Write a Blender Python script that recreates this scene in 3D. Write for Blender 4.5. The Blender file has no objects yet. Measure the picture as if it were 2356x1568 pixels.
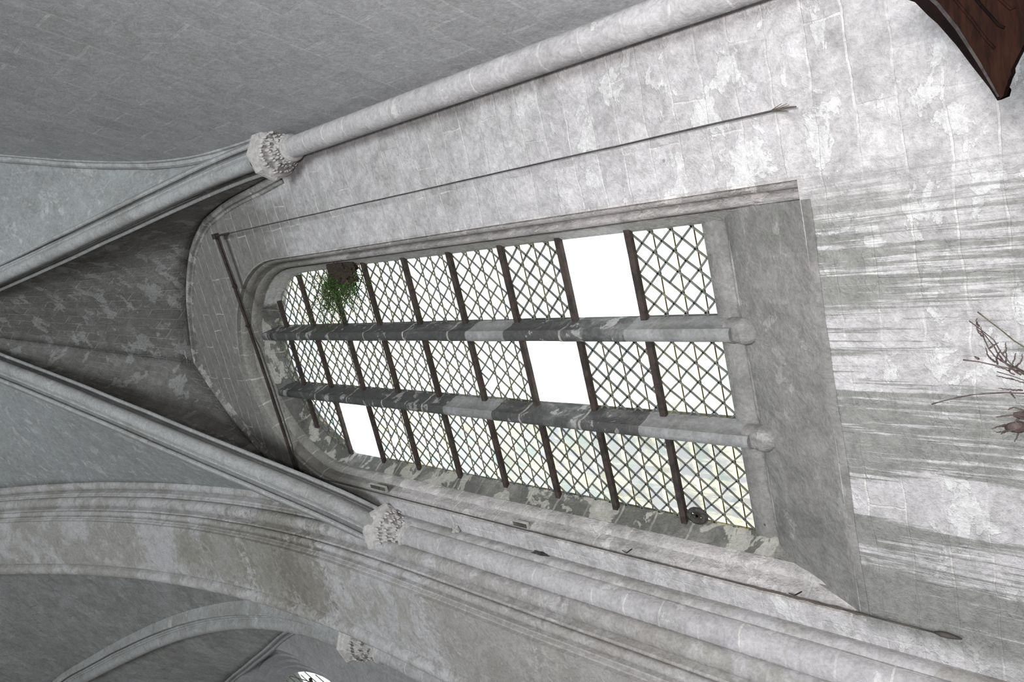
import bpy, bmesh, math, random
from mathutils import Vector, Matrix, noise
random.seed(7)
C = bpy.context.scene.collection
SC = bpy.context.scene

# ---------------------------------------------------------------- camera, world, light
S = 4.0                      # metres per unit: one unit is the distance from the lens to the glass
EYE = Vector((0, 0, 1.6))
def W(x, y, z): return Vector((x*S, y*S, z*S)) + EYE
RX = (-0.22580597, 0.68639831, -0.69128071)
RY = (-0.9491856, -0.31470744, -0.00243444)
RZ = (-0.21922218, 0.65560398, 0.72258221)
cam = bpy.data.cameras.new('camera'); camo = bpy.data.objects.new('camera', cam); C.objects.link(camo)
cam.sensor_width = 36.0; cam.lens = 36.0*1805/2356; cam.clip_start = 0.05; cam.clip_end = 300
camo.matrix_world = Matrix(((RX[0], -RY[0], -RZ[0], 0), (RX[1], -RY[1], -RZ[1], 0), (RX[2], -RY[2], -RZ[2], 1.6), (0, 0, 0, 1)))
SC.camera = camo
SC.view_settings.view_transform = 'Standard'; SC.view_settings.look = 'None'
SC.view_settings.exposure = 0.0; SC.view_settings.gamma = 1.0; SC.view_settings.use_curve_mapping = False
SC.cycles.use_adaptive_sampling = True; SC.cycles.adaptive_threshold = 0.03; SC.cycles.max_bounces = 6; SC.cycles.diffuse_bounces = 3; SC.cycles.glossy_bounces = 2; SC.cycles.transparent_max_bounces = 8
world = bpy.data.worlds.new('overcast'); SC.world = world; world.use_nodes = True
bg = world.node_tree.nodes['Background']; bg.inputs[0].default_value = (0.93, 0.97, 1.0, 1); bg.inputs[1].default_value = 3.6
# the camera's flash head, just above the lens
fl = bpy.data.lights.new('flash', 'AREA'); fl.shape = 'DISK'; fl.size = 0.35; fl.energy = 142; fl.color = (1.0, 0.975, 0.985); fl.spread = math.radians(125)
flo = bpy.data.objects.new('flash', fl); C.objects.link(flo)
d = Vector((-0.20, 0.80, 0.42)).normalized()
flo.location = (0.35, -0.9, 1.5); flo.rotation_euler = d.to_track_quat('-Z', 'Y').to_euler()
# added area light standing in for daylight from unseen nave windows behind the camera
nl = bpy.data.lights.new('nave_fill', 'AREA'); nl.shape = 'RECTANGLE'; nl.size = 5; nl.size_y = 7; nl.energy = 2600; nl.color = (0.89, 0.96, 1.0)
nlo = bpy.data.objects.new('nave_fill', nl); C.objects.link(nlo)
nlo.location = (5.5, -14, 4.0); nlo.rotation_euler = (Vector((-6.5, 17, 6)).normalized()).to_track_quat('-Z', 'Y').to_euler()

# ---------------------------------------------------------------- materials
class NT:
    def __init__(s, name):
        s.m = bpy.data.materials.new(name); s.m.use_nodes = True; s.t = s.m.node_tree; s.n = s.t.nodes; s.l = s.t.links
        s.bsdf = s.n['Principled BSDF']; s.out = s.n['Material Output']
        s.bsdf.inputs['Specular IOR Level'].default_value = 0.15
    def node(s, typ, **k):
        n = s.n.new(typ)
        for a, b in k.items():
            if a.startswith('_'): setattr(n, a[1:], b)
        return n
    def link(s, a, b): s.l.new(a, b)
    def val(s, sock, v):
        if isinstance(v, bpy.types.NodeSocket): s.l.new(v, sock)
        else: sock.default_value = v
    def noise(s, vec, scale, detail=4, rough=.55, dist=0.0):
        n = s.n.new('ShaderNodeTexNoise'); s.l.new(vec, n.inputs['Vector']); n.inputs['Scale'].default_value = scale
        n.inputs['Detail'].default_value = detail; n.inputs['Roughness'].default_value = rough; n.inputs['Distortion'].default_value = dist
        return n.outputs['Fac']
    def ramp(s, fac, a, b, lo=0.0, hi=1.0):
        n = s.n.new('ShaderNodeMapRange'); n.interpolation_type = 'SMOOTHSTEP'
        s.l.new(fac, n.inputs[0]); n.inputs[1].default_value = a; n.inputs[2].default_value = b
        n.inputs[3].default_value = lo; n.inputs[4].default_value = hi
        return n.outputs[0]
    def mix(s, fac, a, b, mode='MIX'):
        n = s.n.new('ShaderNodeMix'); n.data_type = 'RGBA'; n.blend_type = mode
        s.val(n.inputs[0], fac)
        for i, v in ((6, a), (7, b)):
            if isinstance(v, bpy.types.NodeSocket): s.l.new(v, n.inputs[i])
            else: n.inputs[i].default_value = (v[0], v[1], v[2], 1)
        return n.outputs[2]
    def math(s, op, a, b=0.0, clamp=False):
        n = s.n.new('ShaderNodeMath'); n.operation = op; n.use_clamp = clamp
        s.val(n.inputs[0], a); s.val(n.inputs[1], b)
        return n.outputs[0]
    def mapping(s, vec, scale, loc=(0, 0, 0), rot=(0, 0, 0)):
        n = s.n.new('ShaderNodeMapping'); s.l.new(vec, n.inputs[0]); n.inputs[3].default_value = scale; n.inputs[1].default_value = loc; n.inputs[2].default_value = rot
        return n.outputs[0]
    def pos(s): return s.n.new('ShaderNodeNewGeometry').outputs['Position']
    def uv(s): return s.n.new('ShaderNodeTexCoord').outputs['UV']
    def bump(s, h, strength, dist=.02):
        n = s.n.new('ShaderNodeBump'); n.inputs['Strength'].default_value = strength; n.inputs['Distance'].default_value = dist
        s.l.new(h, n.inputs['Height']); s.l.new(n.outputs[0], s.bsdf.inputs['Normal'])

def stone(name, base=(.60, .60, .60), dark=(.34, .33, .31), joint=(.70, .68, .63), h=.27, w=.52, off=.5, jamt=.75, jw=.012,
          stain=(.50, .66), stain_amt=.75, patch=(.66, .70), patch_amt=.6, patch_col=(.78, .77, .75), var=.12, streak=0.0,
          mortar_dark=.5, bump=.6, runoff=None, grey=None, nscale=1.0, spots=.6, vscale=(1, 1), squeeze=1.0, soot=None, patch_z=None, blots=(), pale_right=None):
    q = NT(name); p = q.pos(); uv = q.uv()
    if vscale != (1, 1): uv = q.mapping(uv, (vscale[0], vscale[1], 1))
    # wobble the joints
    nn = q.n.new('ShaderNodeTexNoise'); q.l.new(p, nn.inputs['Vector']); nn.inputs['Scale'].default_value = 5.0; nn.inputs['Detail'].default_value = 4
    va = q.n.new('ShaderNodeVectorMath'); va.operation = 'SUBTRACT'; q.l.new(nn.outputs['Color'], va.inputs[0]); va.inputs[1].default_value = (.5, .5, .5)
    vs = q.n.new('ShaderNodeVectorMath'); vs.operation = 'SCALE'; q.l.new(va.outputs[0], vs.inputs[0]); vs.inputs['Scale'].default_value = .055
    vv = q.n.new('ShaderNodeVectorMath'); vv.operation = 'ADD'; q.l.new(uv, vv.inputs[0]); q.l.new(vs.outputs[0], vv.inputs[1])
    br = q.n.new('ShaderNodeTexBrick'); q.l.new(vv.outputs[0], br.inputs['Vector']); br.offset = off; br.squash = squeeze; br.squash_frequency = 3
    br.inputs['Scale'].default_value = 1; br.inputs['Mortar Size'].default_value = jw; br.inputs['Mortar Smooth'].default_value = .35
    br.inputs['Brick Width'].default_value = w; br.inputs['Row Height'].default_value = h; br.inputs['Bias'].default_value = 0
    br.inputs['Color1'].default_value = (1-var, 1-var, 1-var, 1); br.inputs['Color2'].default_value = (1+var*.3, 1+var*.3, 1+var*.3, 1); br.inputs['Mortar'].default_value = (1, 1, 1, 1)
    big = q.noise(p, .9*nscale, 4, .62, .4); mid = q.noise(p, 3.6*nscale, 7, .70, .9); fine = q.noise(p, 42, 3, .75); blot = q.noise(p, 10*nscale, 6, .76, .8)
    st = q.math('ADD', q.math('MULTIPLY', big, .45), q.math('MULTIPLY', mid, .55))
    col = q.mix(q.ramp(st, stain[0]-.06, stain[1]-.02, 0, stain_amt), (base[0]*1.01, base[1]*.985, base[2]*.995), dark)
    col = q.mix(1.0, col, br.outputs['Color'], 'MULTIPLY')
    # old limewash left in ragged patches
    pt = q.math('ADD', q.math('MULTIPLY', mid, .5), q.math('MULTIPLY', blot, .5))
    pv = q.mapping(p, (1.0, 1.0, 1.35), (7, 3, 1)); pt2 = q.noise(pv, 4.0*nscale, 7, .62, .35)
    pf = q.ramp(pt2, patch[0]-.08, patch[0]-.06, 0, patch_amt)
    if patch_z:
        sz_ = q.n.new('ShaderNodeSeparateXYZ'); q.l.new(p, sz_.inputs[0]); pf = q.math('MULTIPLY', pf, q.ramp(sz_.outputs[2], patch_z[0], patch_z[1], 1, .25))
    col = q.mix(pf, col, patch_col)
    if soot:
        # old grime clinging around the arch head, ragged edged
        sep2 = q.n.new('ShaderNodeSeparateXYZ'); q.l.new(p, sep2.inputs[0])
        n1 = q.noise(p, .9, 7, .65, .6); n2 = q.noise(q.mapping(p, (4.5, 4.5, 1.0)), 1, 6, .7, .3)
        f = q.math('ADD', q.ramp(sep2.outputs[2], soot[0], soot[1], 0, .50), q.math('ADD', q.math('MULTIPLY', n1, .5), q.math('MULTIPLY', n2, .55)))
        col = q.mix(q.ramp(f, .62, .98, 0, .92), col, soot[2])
    if pale_right:  # mixes in a paler tone towards the right, ragged edged
        sc_ = q.n.new('ShaderNodeSeparateXYZ'); q.l.new(p, sc_.inputs[0])
        cf = q.math('ADD', q.ramp(sc_.outputs[0], pale_right[0], pale_right[1], 0, 1), q.math('MULTIPLY', q.math('SUBTRACT', pt, .5), 1.2))
        col = q.mix(q.ramp(cf, .3, .7, 0, .85), col, pale_right[2])
    # joints, broken here and there, some light some dark
    jm = q.math('MULTIPLY', br.outputs['Fac'], q.ramp(q.noise(p, 2.6, 4, .7), .38, .60, .12*min(1, jamt*2), jamt))
    jd = q.ramp(q.noise(p, 3.1, 2, .6, .5), .50, .60, 0, mortar_dark)
    jc = q.mix(jd, joint, (joint[0]*.42, joint[1]*.42, joint[2]*.42))
    col = q.mix(jm, col, jc)
    # dirt veins: darker thin lines
    vein = q.math('ABSOLUTE', q.math('SUBTRACT', q.noise(p, 3.4, 5, .62, 1.2), .5))
    col = q.mix(q.ramp(vein, 0, .012, .45*spots, 0), col, dark)
    if streak:
        sv = q.mapping(p, (13, 13, .85)); s1 = q.noise(sv, 1.0, 6, .68, .3)
        col = q.mix(q.ramp(s1, .50, .63, 0, streak), col, (dark[0]*.95, dark[1]*.95, dark[2]*.95))
    if runoff:
        # rain-wash run down the wall below the sill
        z0, z1, amt, dk = runoff
        sep = q.n.new('ShaderNodeSeparateXYZ'); q.l.new(p, sep.inputs[0])
        zm = q.math('MULTIPLY', q.ramp(sep.outputs[2], z1, z1+.04, 1, 0), q.ramp(sep.outputs[2], z0-1.5, z0, .75, 1))
        xm = q.math('MULTIPLY', q.ramp(sep.outputs[0], -2.95, -2.80, 0, 1), q.ramp(sep.outputs[0], -.75, -.2, 1, .12))
        s2 = q.noise(q.mapping(p, (24, 24, .75)), 1.0, 7, .74, .45); s3 = q.noise(q.mapping(p, (2.6, 2.6, .25), (4, 0, 0)), 1.0, 4, .55, .2)
        s4 = q.noise(q.mapping(p, (80, 80, 2.6)), 1.0, 4, .75, .5)
        sm = q.math('ADD', q.math('ADD', q.math('MULTIPLY', s2, .48), q.math('MULTIPLY', s3, .20)), q.math('MULTIPLY', s4, .32))
        near = q.math('MULTIPLY', q.ramp(sep.outputs[2], z1-.55, z1, 0, .06), q.ramp(s2, .35, .6, .4, 1))
        rp = q.n.new('ShaderNodeValToRGB'); q.l.new(q.ramp(sep.outputs[0], -3.0, -.2), rp.inputs[0]); rp.inputs[0]
        e_ = rp.color_ramp.elements; tab = [(.0, .2), (.035, .75), (.15, .85), (.27, .70), (.31, .12), (.36, .12), (.395, .80), (.50, .68), (.57, .40), (.68, .44), (.78, .68), (.90, .50), (1.0, .1)]
        e_[0].position = tab[0][0]; e_[0].color = (tab[0][1],)*3+(1,); e_[1].position = tab[-1][0]; e_[1].color = (tab[-1][1],)*3+(1,)
        for pp, vv_ in tab[1:-1]: ee = e_.new(pp); ee.color = (vv_, vv_, vv_, 1)
        lin = q.n.new('ShaderNodeMapRange'); q.l.new(sep.outputs[0], lin.inputs[0]); lin.inputs[1].default_value = -3.0; lin.inputs[2].default_value = -.2; q.l.new(lin.outputs[0], rp.inputs[0])
        sm = q.math('ADD', q.math('ADD', sm, near), q.math('MULTIPLY', q.math('SUBTRACT', rp.outputs[0], .5), .22))
        m = q.math('MULTIPLY', q.ramp(sm, .50, .57, 0, amt), q.math('MULTIPLY', zm, xm))
        col = q.mix(m, col, dk)
    for (bx, by, bz, brd, bcol, ba) in blots:
        # one ragged stain with its own place and outline
        vm = q.n.new('ShaderNodeVectorMath'); vm.operation = 'DISTANCE'; q.l.new(p, vm.inputs[0]); vm.inputs[1].default_value = (bx, by, bz)
        dd = q.math('ADD', q.math('DIVIDE', vm.outputs['Value'], brd), q.math('MULTIPLY', q.math('SUBTRACT', pt, .5), 4.0))
        col = q.mix(q.ramp(dd, .55, 1.0, ba*.8, 0), col, bcol)
    # grain
    g = q.n.new('ShaderNodeMix'); g.data_type = 'RGBA'; g.blend_type = 'MULTIPLY'; g.inputs[0].default_value = 1
    q.l.new(col, g.inputs[6])
    gr = q.math('ADD', q.ramp(fine, .25, .75, .84, 1.12), q.ramp(blot, .3, .7, -.13, .12))
    cg = q.n.new('ShaderNodeCombineColor')
    for i in range(3): q.l.new(gr, cg.inputs[i])
    q.l.new(cg.outputs[0], g.inputs[7]); col = g.outputs[2]
    # specks
    vo = q.n.new('ShaderNodeTexVoronoi'); q.l.new(p, vo.inputs['Vector']); vo.inputs['Scale'].default_value = 3.2
    sp = q.math('MULTIPLY', q.ramp(vo.outputs['Distance'], .025, .045, 1, 0), spots)
    col = q.mix(sp, col, (dark[0]*.35, dark[1]*.33, dark[2]*.3))
    q.l.new(col, q.bsdf.inputs['Base Color']); q.bsdf.inputs['Roughness'].default_value = .93
    hgt = q.math('ADD', q.math('ADD', q.math('MULTIPLY', blot, .9), q.math('MULTIPLY', fine, .35)), q.math('ADD', q.math('MULTIPLY', jm, -.30), q.math('MULTIPLY', pf, .22)))
    q.bump(hgt, bump, .03)
    return q.m

def simple(name, col, col2=None, scale=8, rough=.8, metal=0.0, bump=.3, stretch=(1, 1, 1), lo=.4, hi=.62, spec=.2):
    q = NT(name); p = q.mapping(q.pos(), stretch); n = q.noise(p, scale, 7, .65, .4)
    c = q.mix(q.ramp(n, lo, hi), col, col2 or [c*.6 for c in col])
    q.l.new(c, q.bsdf.inputs['Base Color']); q.bsdf.inputs['Roughness'].default_value = rough; q.bsdf.inputs['Metallic'].default_value = metal
    q.bsdf.inputs['Specular IOR Level'].default_value = spec
    q.bump(n, bump, .01)
    return q.m

M = {}
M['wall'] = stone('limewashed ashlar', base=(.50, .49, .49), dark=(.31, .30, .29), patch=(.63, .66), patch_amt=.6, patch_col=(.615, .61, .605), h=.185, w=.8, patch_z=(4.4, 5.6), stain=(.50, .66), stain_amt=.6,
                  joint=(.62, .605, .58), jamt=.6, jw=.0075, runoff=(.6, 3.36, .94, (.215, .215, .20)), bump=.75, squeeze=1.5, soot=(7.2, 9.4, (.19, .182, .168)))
M['wall_right'] = stone('smooth washed wall', base=(.46, .47, .475), dark=(.36, .36, .355), patch=(.80, .84), patch_amt=.3, h=.30, w=.62, stain=(.52, .68), stain_amt=.6, joint=(.55, .55, .55), jamt=.7, jw=.014, bump=.22, mortar_dark=.12, spots=.12, var=.05)
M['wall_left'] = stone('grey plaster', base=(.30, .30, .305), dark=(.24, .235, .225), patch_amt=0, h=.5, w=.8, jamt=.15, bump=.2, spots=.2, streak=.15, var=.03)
BR = (.215, .20, .17)
M['web_front'] = stone('sooty rubble web', base=(.255, .25, .24), dark=(.15, .143, .13), joint=(.34, .33, .31), h=.21, w=.42, stain=(.42, .6), stain_amt=.85, patch=(.635, .655), patch_amt=.6, patch_col=(.36, .355, .345), bump=.8, jamt=.6, spots=.8)
M['web'] = stone('limewashed web', base=(.33, .345, .345), dark=(.27, .265, .25), joint=(.42, .43, .43), h=.28, w=.5, stain=(.50, .68), stain_amt=.7, patch_amt=.2, jamt=.35, bump=.4, spots=.5, var=.04)
M['web_next'] = stone('flaking web', base=(.33, .335, .335), dark=(.23, .225, .21), joint=(.30, .30, .29), h=.26, w=.4, stain=(.46, .62), stain_amt=.8, patch=(.64, .66), patch_amt=.25, jamt=.6, mortar_dark=.8, bump=.8, spots=.7, patch_col=(.40, .40, .39))
M['rib'] = stone('rib stone', base=(.36, .365, .36), dark=(.25, .245, .23), joint=(.42, .41, .40), h=.75, w=30, off=0, stain=(.52, .66), stain_amt=.7, patch=(.70, .73), patch_amt=.4, patch_col=(.55, .54, .52), bump=.3, jamt=.55, jw=.01, spots=.35, var=.04)
M['arch'] = stone('arch stone', base=(.43, .425, .425), dark=(.29, .275, .25), joint=(.44, .44, .43), h=.48, w=30, off=0, stain=(.50, .58), stain_amt=.8, patch=(.72, .74), patch_amt=.3, patch_col=(.5, .5, .49), bump=.35, jamt=.4, jw=.008, spots=.3, var=.05, blots=[(-3.6, 2.76, 11.2, .35, BR, .6), (-3.56, 2.9, 10.45, .55, BR, .75), (-3.54, 3.03, 9.58, .7, BR, .85), (-3.64, 3.09, 8.98, .6, (.17, .155, .125), .85), (-3.6, 3.14, 6.2, .9, (.27, .25, .235), .8), (-3.55, 3.14, 4.9, .8, (.28, .26, .245), .8)])
M['shaft'] = stone('shaft drums', base=(.43, .42, .42), dark=(.29, .28, .275), joint=(.62, .60, .57), h=.29, w=30, off=0, stain=(.5, .64), stain_amt=.6, patch=(.70, .74), patch_amt=.5, patch_col=(.64, .62, .60), bump=.35, jamt=.7, jw=.008, mortar_dark=.6, spots=.4, var=.05)
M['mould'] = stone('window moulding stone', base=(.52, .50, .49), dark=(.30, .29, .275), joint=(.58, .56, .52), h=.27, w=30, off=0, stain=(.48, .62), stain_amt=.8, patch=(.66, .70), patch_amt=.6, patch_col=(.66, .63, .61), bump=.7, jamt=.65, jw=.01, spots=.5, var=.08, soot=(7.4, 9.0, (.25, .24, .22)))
M['reveal'] = stone('patchy reveal', base=(.25, .245, .225), dark=(.12, .12, .11), joint=(.50, .48, .42), h=.31, w=30, off=0, stain=(.42, .55), stain_amt=.9, patch=(.60, .62), patch_amt=.8, patch_col=(.43, .415, .375), bump=.7, jamt=.5, spots=.5, pale_right=(-1.0, -.8, (.47, .46, .45)))
M['sill'] = stone('cement sill', base=(.255, .252, .242), dark=(.16, .157, .147), patch=(.70, .72), patch_amt=.35, patch_col=(.40, .39, .37), jamt=0.0, stain=(.44, .62), stain_amt=.85, bump=.55, spots=.9, streak=.25)
M['mullion'] = stone('weathered mullion', base=(.24, .24, .235), dark=(.07, .07, .068), joint=(.5, .48, .44), h=.62, w=30, off=0, stain=(.36, .54), stain_amt=.95, patch=(.66, .68), patch_amt=.6, patch_col=(.42, .41, .395), bump=.6, jamt=.8, jw=.012, nscale=1.4, streak=.4, spots=.5, mortar_dark=0.0)
M['mullion_new'] = stone('renewed mullion stone', base=(.27, .275, .27), dark=(.17, .17, .165), patch_amt=0, jamt=0, bump=.2, stain=(.45, .62), stain_amt=.8, spots=.2)
M['capital'] = stone('carved capital', base=(.60, .585, .565), dark=(.36, .34, .32), jamt=0, patch_amt=.2, stain=(.46, .62), stain_amt=.6, bump=.5, spots=.3)
M['iron'] = simple('rusty iron', (.036, .030, .028), (.066, .050, .043), 14, .8, .2, .5)
M['lead'] = simple('lead came', (.11, .12, .112), (.19, .19, .17), 9, .7, .3, .2)
M['rod'] = simple('rusted tie rod', (.15, .115, .09), (.24, .20, .16), 6, .8, 0, .2)
M['wire'] = simple('black wire', (.05, .045, .045), (.09, .075, .07), 10, .7, .2, .2)
M['tip'] = simple('frayed rope', (.10, .08, .065), (.09, .07, .06), 30, .9)
M['wood'] = simple('dark stained wood', (.017, .0075, .005), (.008, .0042, .0034), 1.0, .95, 0, .4, (9, 9, 60), .35, .65, .02)
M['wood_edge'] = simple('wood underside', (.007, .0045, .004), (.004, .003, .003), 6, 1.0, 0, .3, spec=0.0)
M['wood_lip'] = simple('dusty wood lip', (.032, .027, .026), (.014, .011, .011), 20, .8, 0, .5)
M['twig'] = simple('dry twig bark', (.045, .032, .030), (.085, .066, .060), 25, .85, 0, .6, (1, 1, 1))
M['twig_green'] = simple('greenish twig bark', (.075, .070, .040), (.055, .045, .032), 25, .85, 0, .5)
M['leaf'] = simple('leaf', (.030, .075, .018), (.07, .14, .035), 20, .6, 0, .1)
M['root'] = simple('root clump', (.030, .022, .018), (.065, .048, .036), 80, .95, 0, 1.0)
M['hole'] = simple('hole shade', (.05, .048, .042), (.11, .105, .09), 12, .95)  # dark colour stands for the shade inside the wall slots
M['moss'] = simple('dark crust', (.035, .036, .034), (.07, .068, .06), 30, .95, 0, .8)
M['floor'] = simple('worn stone floor', (.30, .29, .27), (.22, .21, .20), 2, .8)
M['plaster'] = simple('loose plaster', (.46, .445, .43), (.34, .33, .31), 12, .95, 0, .8)

def glass_mat(name, tint, grime, seed, w=.1335, h=.15, frosted=False, ztop=0.0, vary=.5):
    q = NT(name); uv = q.uv(); q.n.remove(q.bsdf)
    sep = q.n.new('ShaderNodeSeparateXYZ'); q.l.new(uv, sep.inputs[0])
    a = q.math('DIVIDE', sep.outputs[0], w); b = q.math('DIVIDE', sep.outputs[1], h)
    fa = q.math('FLOOR', q.math('ADD', a, b)); fb = q.math('FLOOR', q.math('SUBTRACT', a, b))
    cc = q.n.new('ShaderNodeCombineXYZ'); q.l.new(fa, cc.inputs[0]); q.l.new(fb, cc.inputs[1]); cc.inputs[2].default_value = seed
    wn = q.n.new('ShaderNodeTexWhiteNoise'); q.l.new(cc.outputs[0], wn.inputs[0])
    cr = q.n.new('ShaderNodeValToRGB'); q.l.new(wn.outputs[0], cr.inputs[0]); cr.color_ramp.interpolation = 'CONSTANT'
    els = [(0, (1, 1, 1)), (.40, (.97, .99, .96)), (.55, (.90, .98, .90)), (.68, (1, .98, .90)), (.80, (.82, .92, .86)), (.90, (.93, .91, .74)), (.96, (.86, .89, .96))]
    cr.color_ramp.elements[0].color = (*els[0][1], 1); cr.color_ramp.elements[1].position = els[1][0]; cr.color_ramp.elements[1].color = (*els[1][1], 1)
    for pz, cl in els[2:]:
        e = cr.color_ramp.elements.new(pz); e.color = (*cl, 1)
    col = q.mix(vary, (1, 1, 1), cr.outputs[0]); col = q.mix(1.0, col, tint, 'MULTIPLY')
    # rain-borne rust running down the panes
    g = q.noise(q.mapping(uv, (13, 2.0, 1), (seed, seed*2, 0)), 1, 6, .65, .3); g2 = q.noise(q.mapping(uv, (2.2, 3.0, 1), (seed*3, 0, 0)), 1, 3, .5)
    m = q.math('MULTIPLY', q.ramp(g, .44, .62, 0, 1), q.ramp(g2, .40, .58, .1, 1))
    # rust bleeding along the tie rods behind the glass
    rod = q.math('ABSOLUTE', q.math('SUBTRACT', q.math('FRACT', q.math('ADD', q.math('DIVIDE', q.math('SUBTRACT', sep.outputs[1], ztop), h), .5)), .5))
    m = q.math('MAXIMUM', m, q.math('MULTIPLY', q.ramp(rod, .02, .22, 1, 0), q.ramp(g, .34, .58, .1, 1)))
    col = q.mix(q.math('MULTIPLY', m, grime), col, (.52, .47, .30))
    gm_ = q.n.new('ShaderNodeGamma'); q.l.new(col, gm_.inputs[0]); gm_.inputs[1].default_value = .5
    tr = q.n.new('ShaderNodeBsdfTransparent'); q.l.new(gm_.outputs[0], tr.inputs[0])
    gl = q.n.new('ShaderNodeBsdfGlossy'); gl.inputs['Roughness'].default_value = .1; gl.inputs[0].default_value = (.8, .85, .85, 1)
    ms = q.n.new('ShaderNodeMixShader'); ms.inputs[0].default_value = .03
    q.l.new(tr.outputs[0], ms.inputs[1]); q.l.new(gl.outputs[0], ms.inputs[2])
    if frosted:
        fg = q.noise(q.mapping(uv, (1.2, 1.6, 1)), 1, 4, .6)
        df = q.n.new('ShaderNodeBsdfTranslucent'); df.inputs[0].default_value = (.85, .87, .92, 1)
        sx = q.ramp(sep.outputs[0], -2.66, -2.05, .95, 0)
        f2 = q.math('MULTIPLY', sx, q.ramp(fg, .2, .7, .7, 1))
        m2 = q.n.new('ShaderNodeMixShader'); q.l.new(f2, m2.inputs[0]); q.l.new(ms.outputs[0], m2.inputs[1]); q.l.new(df.outputs[0], m2.inputs[2]); ms = m2
    q.l.new(ms.outputs[0], q.out.inputs[0])
    return q.m
GL = {}

# ---------------------------------------------------------------- object helpers
def add(o, parent=None):
    C.objects.link(o)
    if parent is not None: o.parent = parent
    return o
def tag(o, label=None, cat=None, group=None, kind=None):
    if label: o['label'] = label
    if cat: o['category'] = cat
    if group: o['group'] = group
    if kind: o['kind'] = kind
    return o
def root(name, at, label=None, cat=None, group=None, kind=None):
    o = bpy.data.objects.new(name, None); o.empty_display_size = .2; o.location = at; add(o)
    return tag(o, label, cat, group, kind)
def org(parent):
    v = Vector((0, 0, 0))
    while parent is not None: v += Vector(parent.location); parent = parent.parent
    return v
def mesh(name, verts, faces, mat, parent=None, uvs=None, smooth=False, at=None, recalc=False):
    """verts in world metres; the origin is put at `at` (or the centre)"""
    base = org(parent)
    if at is None:
        at = Vector((sum(v[0] for v in verts), sum(v[1] for v in verts), sum(v[2] for v in verts)))/len(verts)
    me = bpy.data.meshes.new(name); me.from_pydata([tuple(Vector(v)-at) for v in verts], [], faces)
    if uvs is not None:
        l = me.uv_layers.new(name='UV')
        for p in me.polygons:
            for k, li in enumerate(p.loop_indices): l.data[li].uv = uvs[faces[p.index][k]]
    mats = mat if isinstance(mat, (list, tuple)) else [mat]
    for m in mats: me.materials.append(m)
    if smooth: me.polygons.foreach_set('use_smooth', [True]*len(me.polygons))
    if recalc:
        bm = bmesh.new(); bm.from_mesh(me); bmesh.ops.recalc_face_normals(bm, faces=bm.faces); bm.to_mesh(me); bm.free()
    me.update()
    o = bpy.data.objects.new(name, me); o.location = at - base
    return add(o, parent)
class Acc:
    """collects boxes and tubes for one mesh"""
    def __init__(s): s.v = []; s.f = []
    def quadtube(s, a, b, wv, dv):
        n = len(s.v)
        for p in (a, b):
            for sx, sy in ((-1, -1), (1, -1), (1, 1), (-1, 1)): s.v.append(p + wv*sx + dv*sy)
        s.f += [(n, n+1, n+5, n+4), (n+1, n+2, n+6, n+5), (n+2, n+3, n+7, n+6), (n+3, n, n+4, n+7), (n+3, n+2, n+1, n), (n+4, n+5, n+6, n+7)]
    def box(s, lo, hi):
        x0, y0, z0 = lo; x1, y1, z1 = hi; n = len(s.v)
        s.v += [Vector(p) for p in ((x0, y0, z0), (x1, y0, z0), (x1, y1, z0), (x0, y1, z0), (x0, y0, z1), (x1, y0, z1), (x1, y1, z1), (x0, y1, z1))]
        s.f += [(n+3, n+2, n+1, n), (n+4, n+5, n+6, n+7), (n, n+1, n+5, n+4), (n+1, n+2, n+6, n+5), (n+2, n+3, n+7, n+6), (n+3, n, n+4, n+7)]
    def tube(s, pts, rad, sides=8):
        n0 = len(s.v); N = len(pts); prev = None
        for i, p in enumerate(pts):
            t = (pts[min(i+1, N-1)] - pts[max(i-1, 0)]).normalized()
            a = prev if prev is not None else (Vector((0, 0, 1)) if abs(t.z) < .9 else Vector((1, 0, 0)))
            u = (a - t*a.dot(t)).normalized(); prev = u; v = t.cross(u)
            r = rad[i] if isinstance(rad, (list, tuple)) else rad
            for k in range(sides):
                an = 2*math.pi*k/sides; s.v.append(p + u*math.cos(an)*r + v*math.sin(an)*r)
        for i in range(N-1):
            for k in range(sides):
                k2 = (k+1) % sides; s.f.append((n0+i*sides+k, n0+i*sides+k2, n0+(i+1)*sides+k2, n0+(i+1)*sides+k))
        s.f.append(tuple(n0+k for k in range(sides-1, -1, -1))); s.f.append(tuple(n0+(N-1)*sides+k for k in range(sides)))
    def build(s, name, mat, parent=None, smooth=False, at=None):
        return mesh(name, s.v, s.f, mat, parent, smooth=smooth, at=at)

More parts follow.
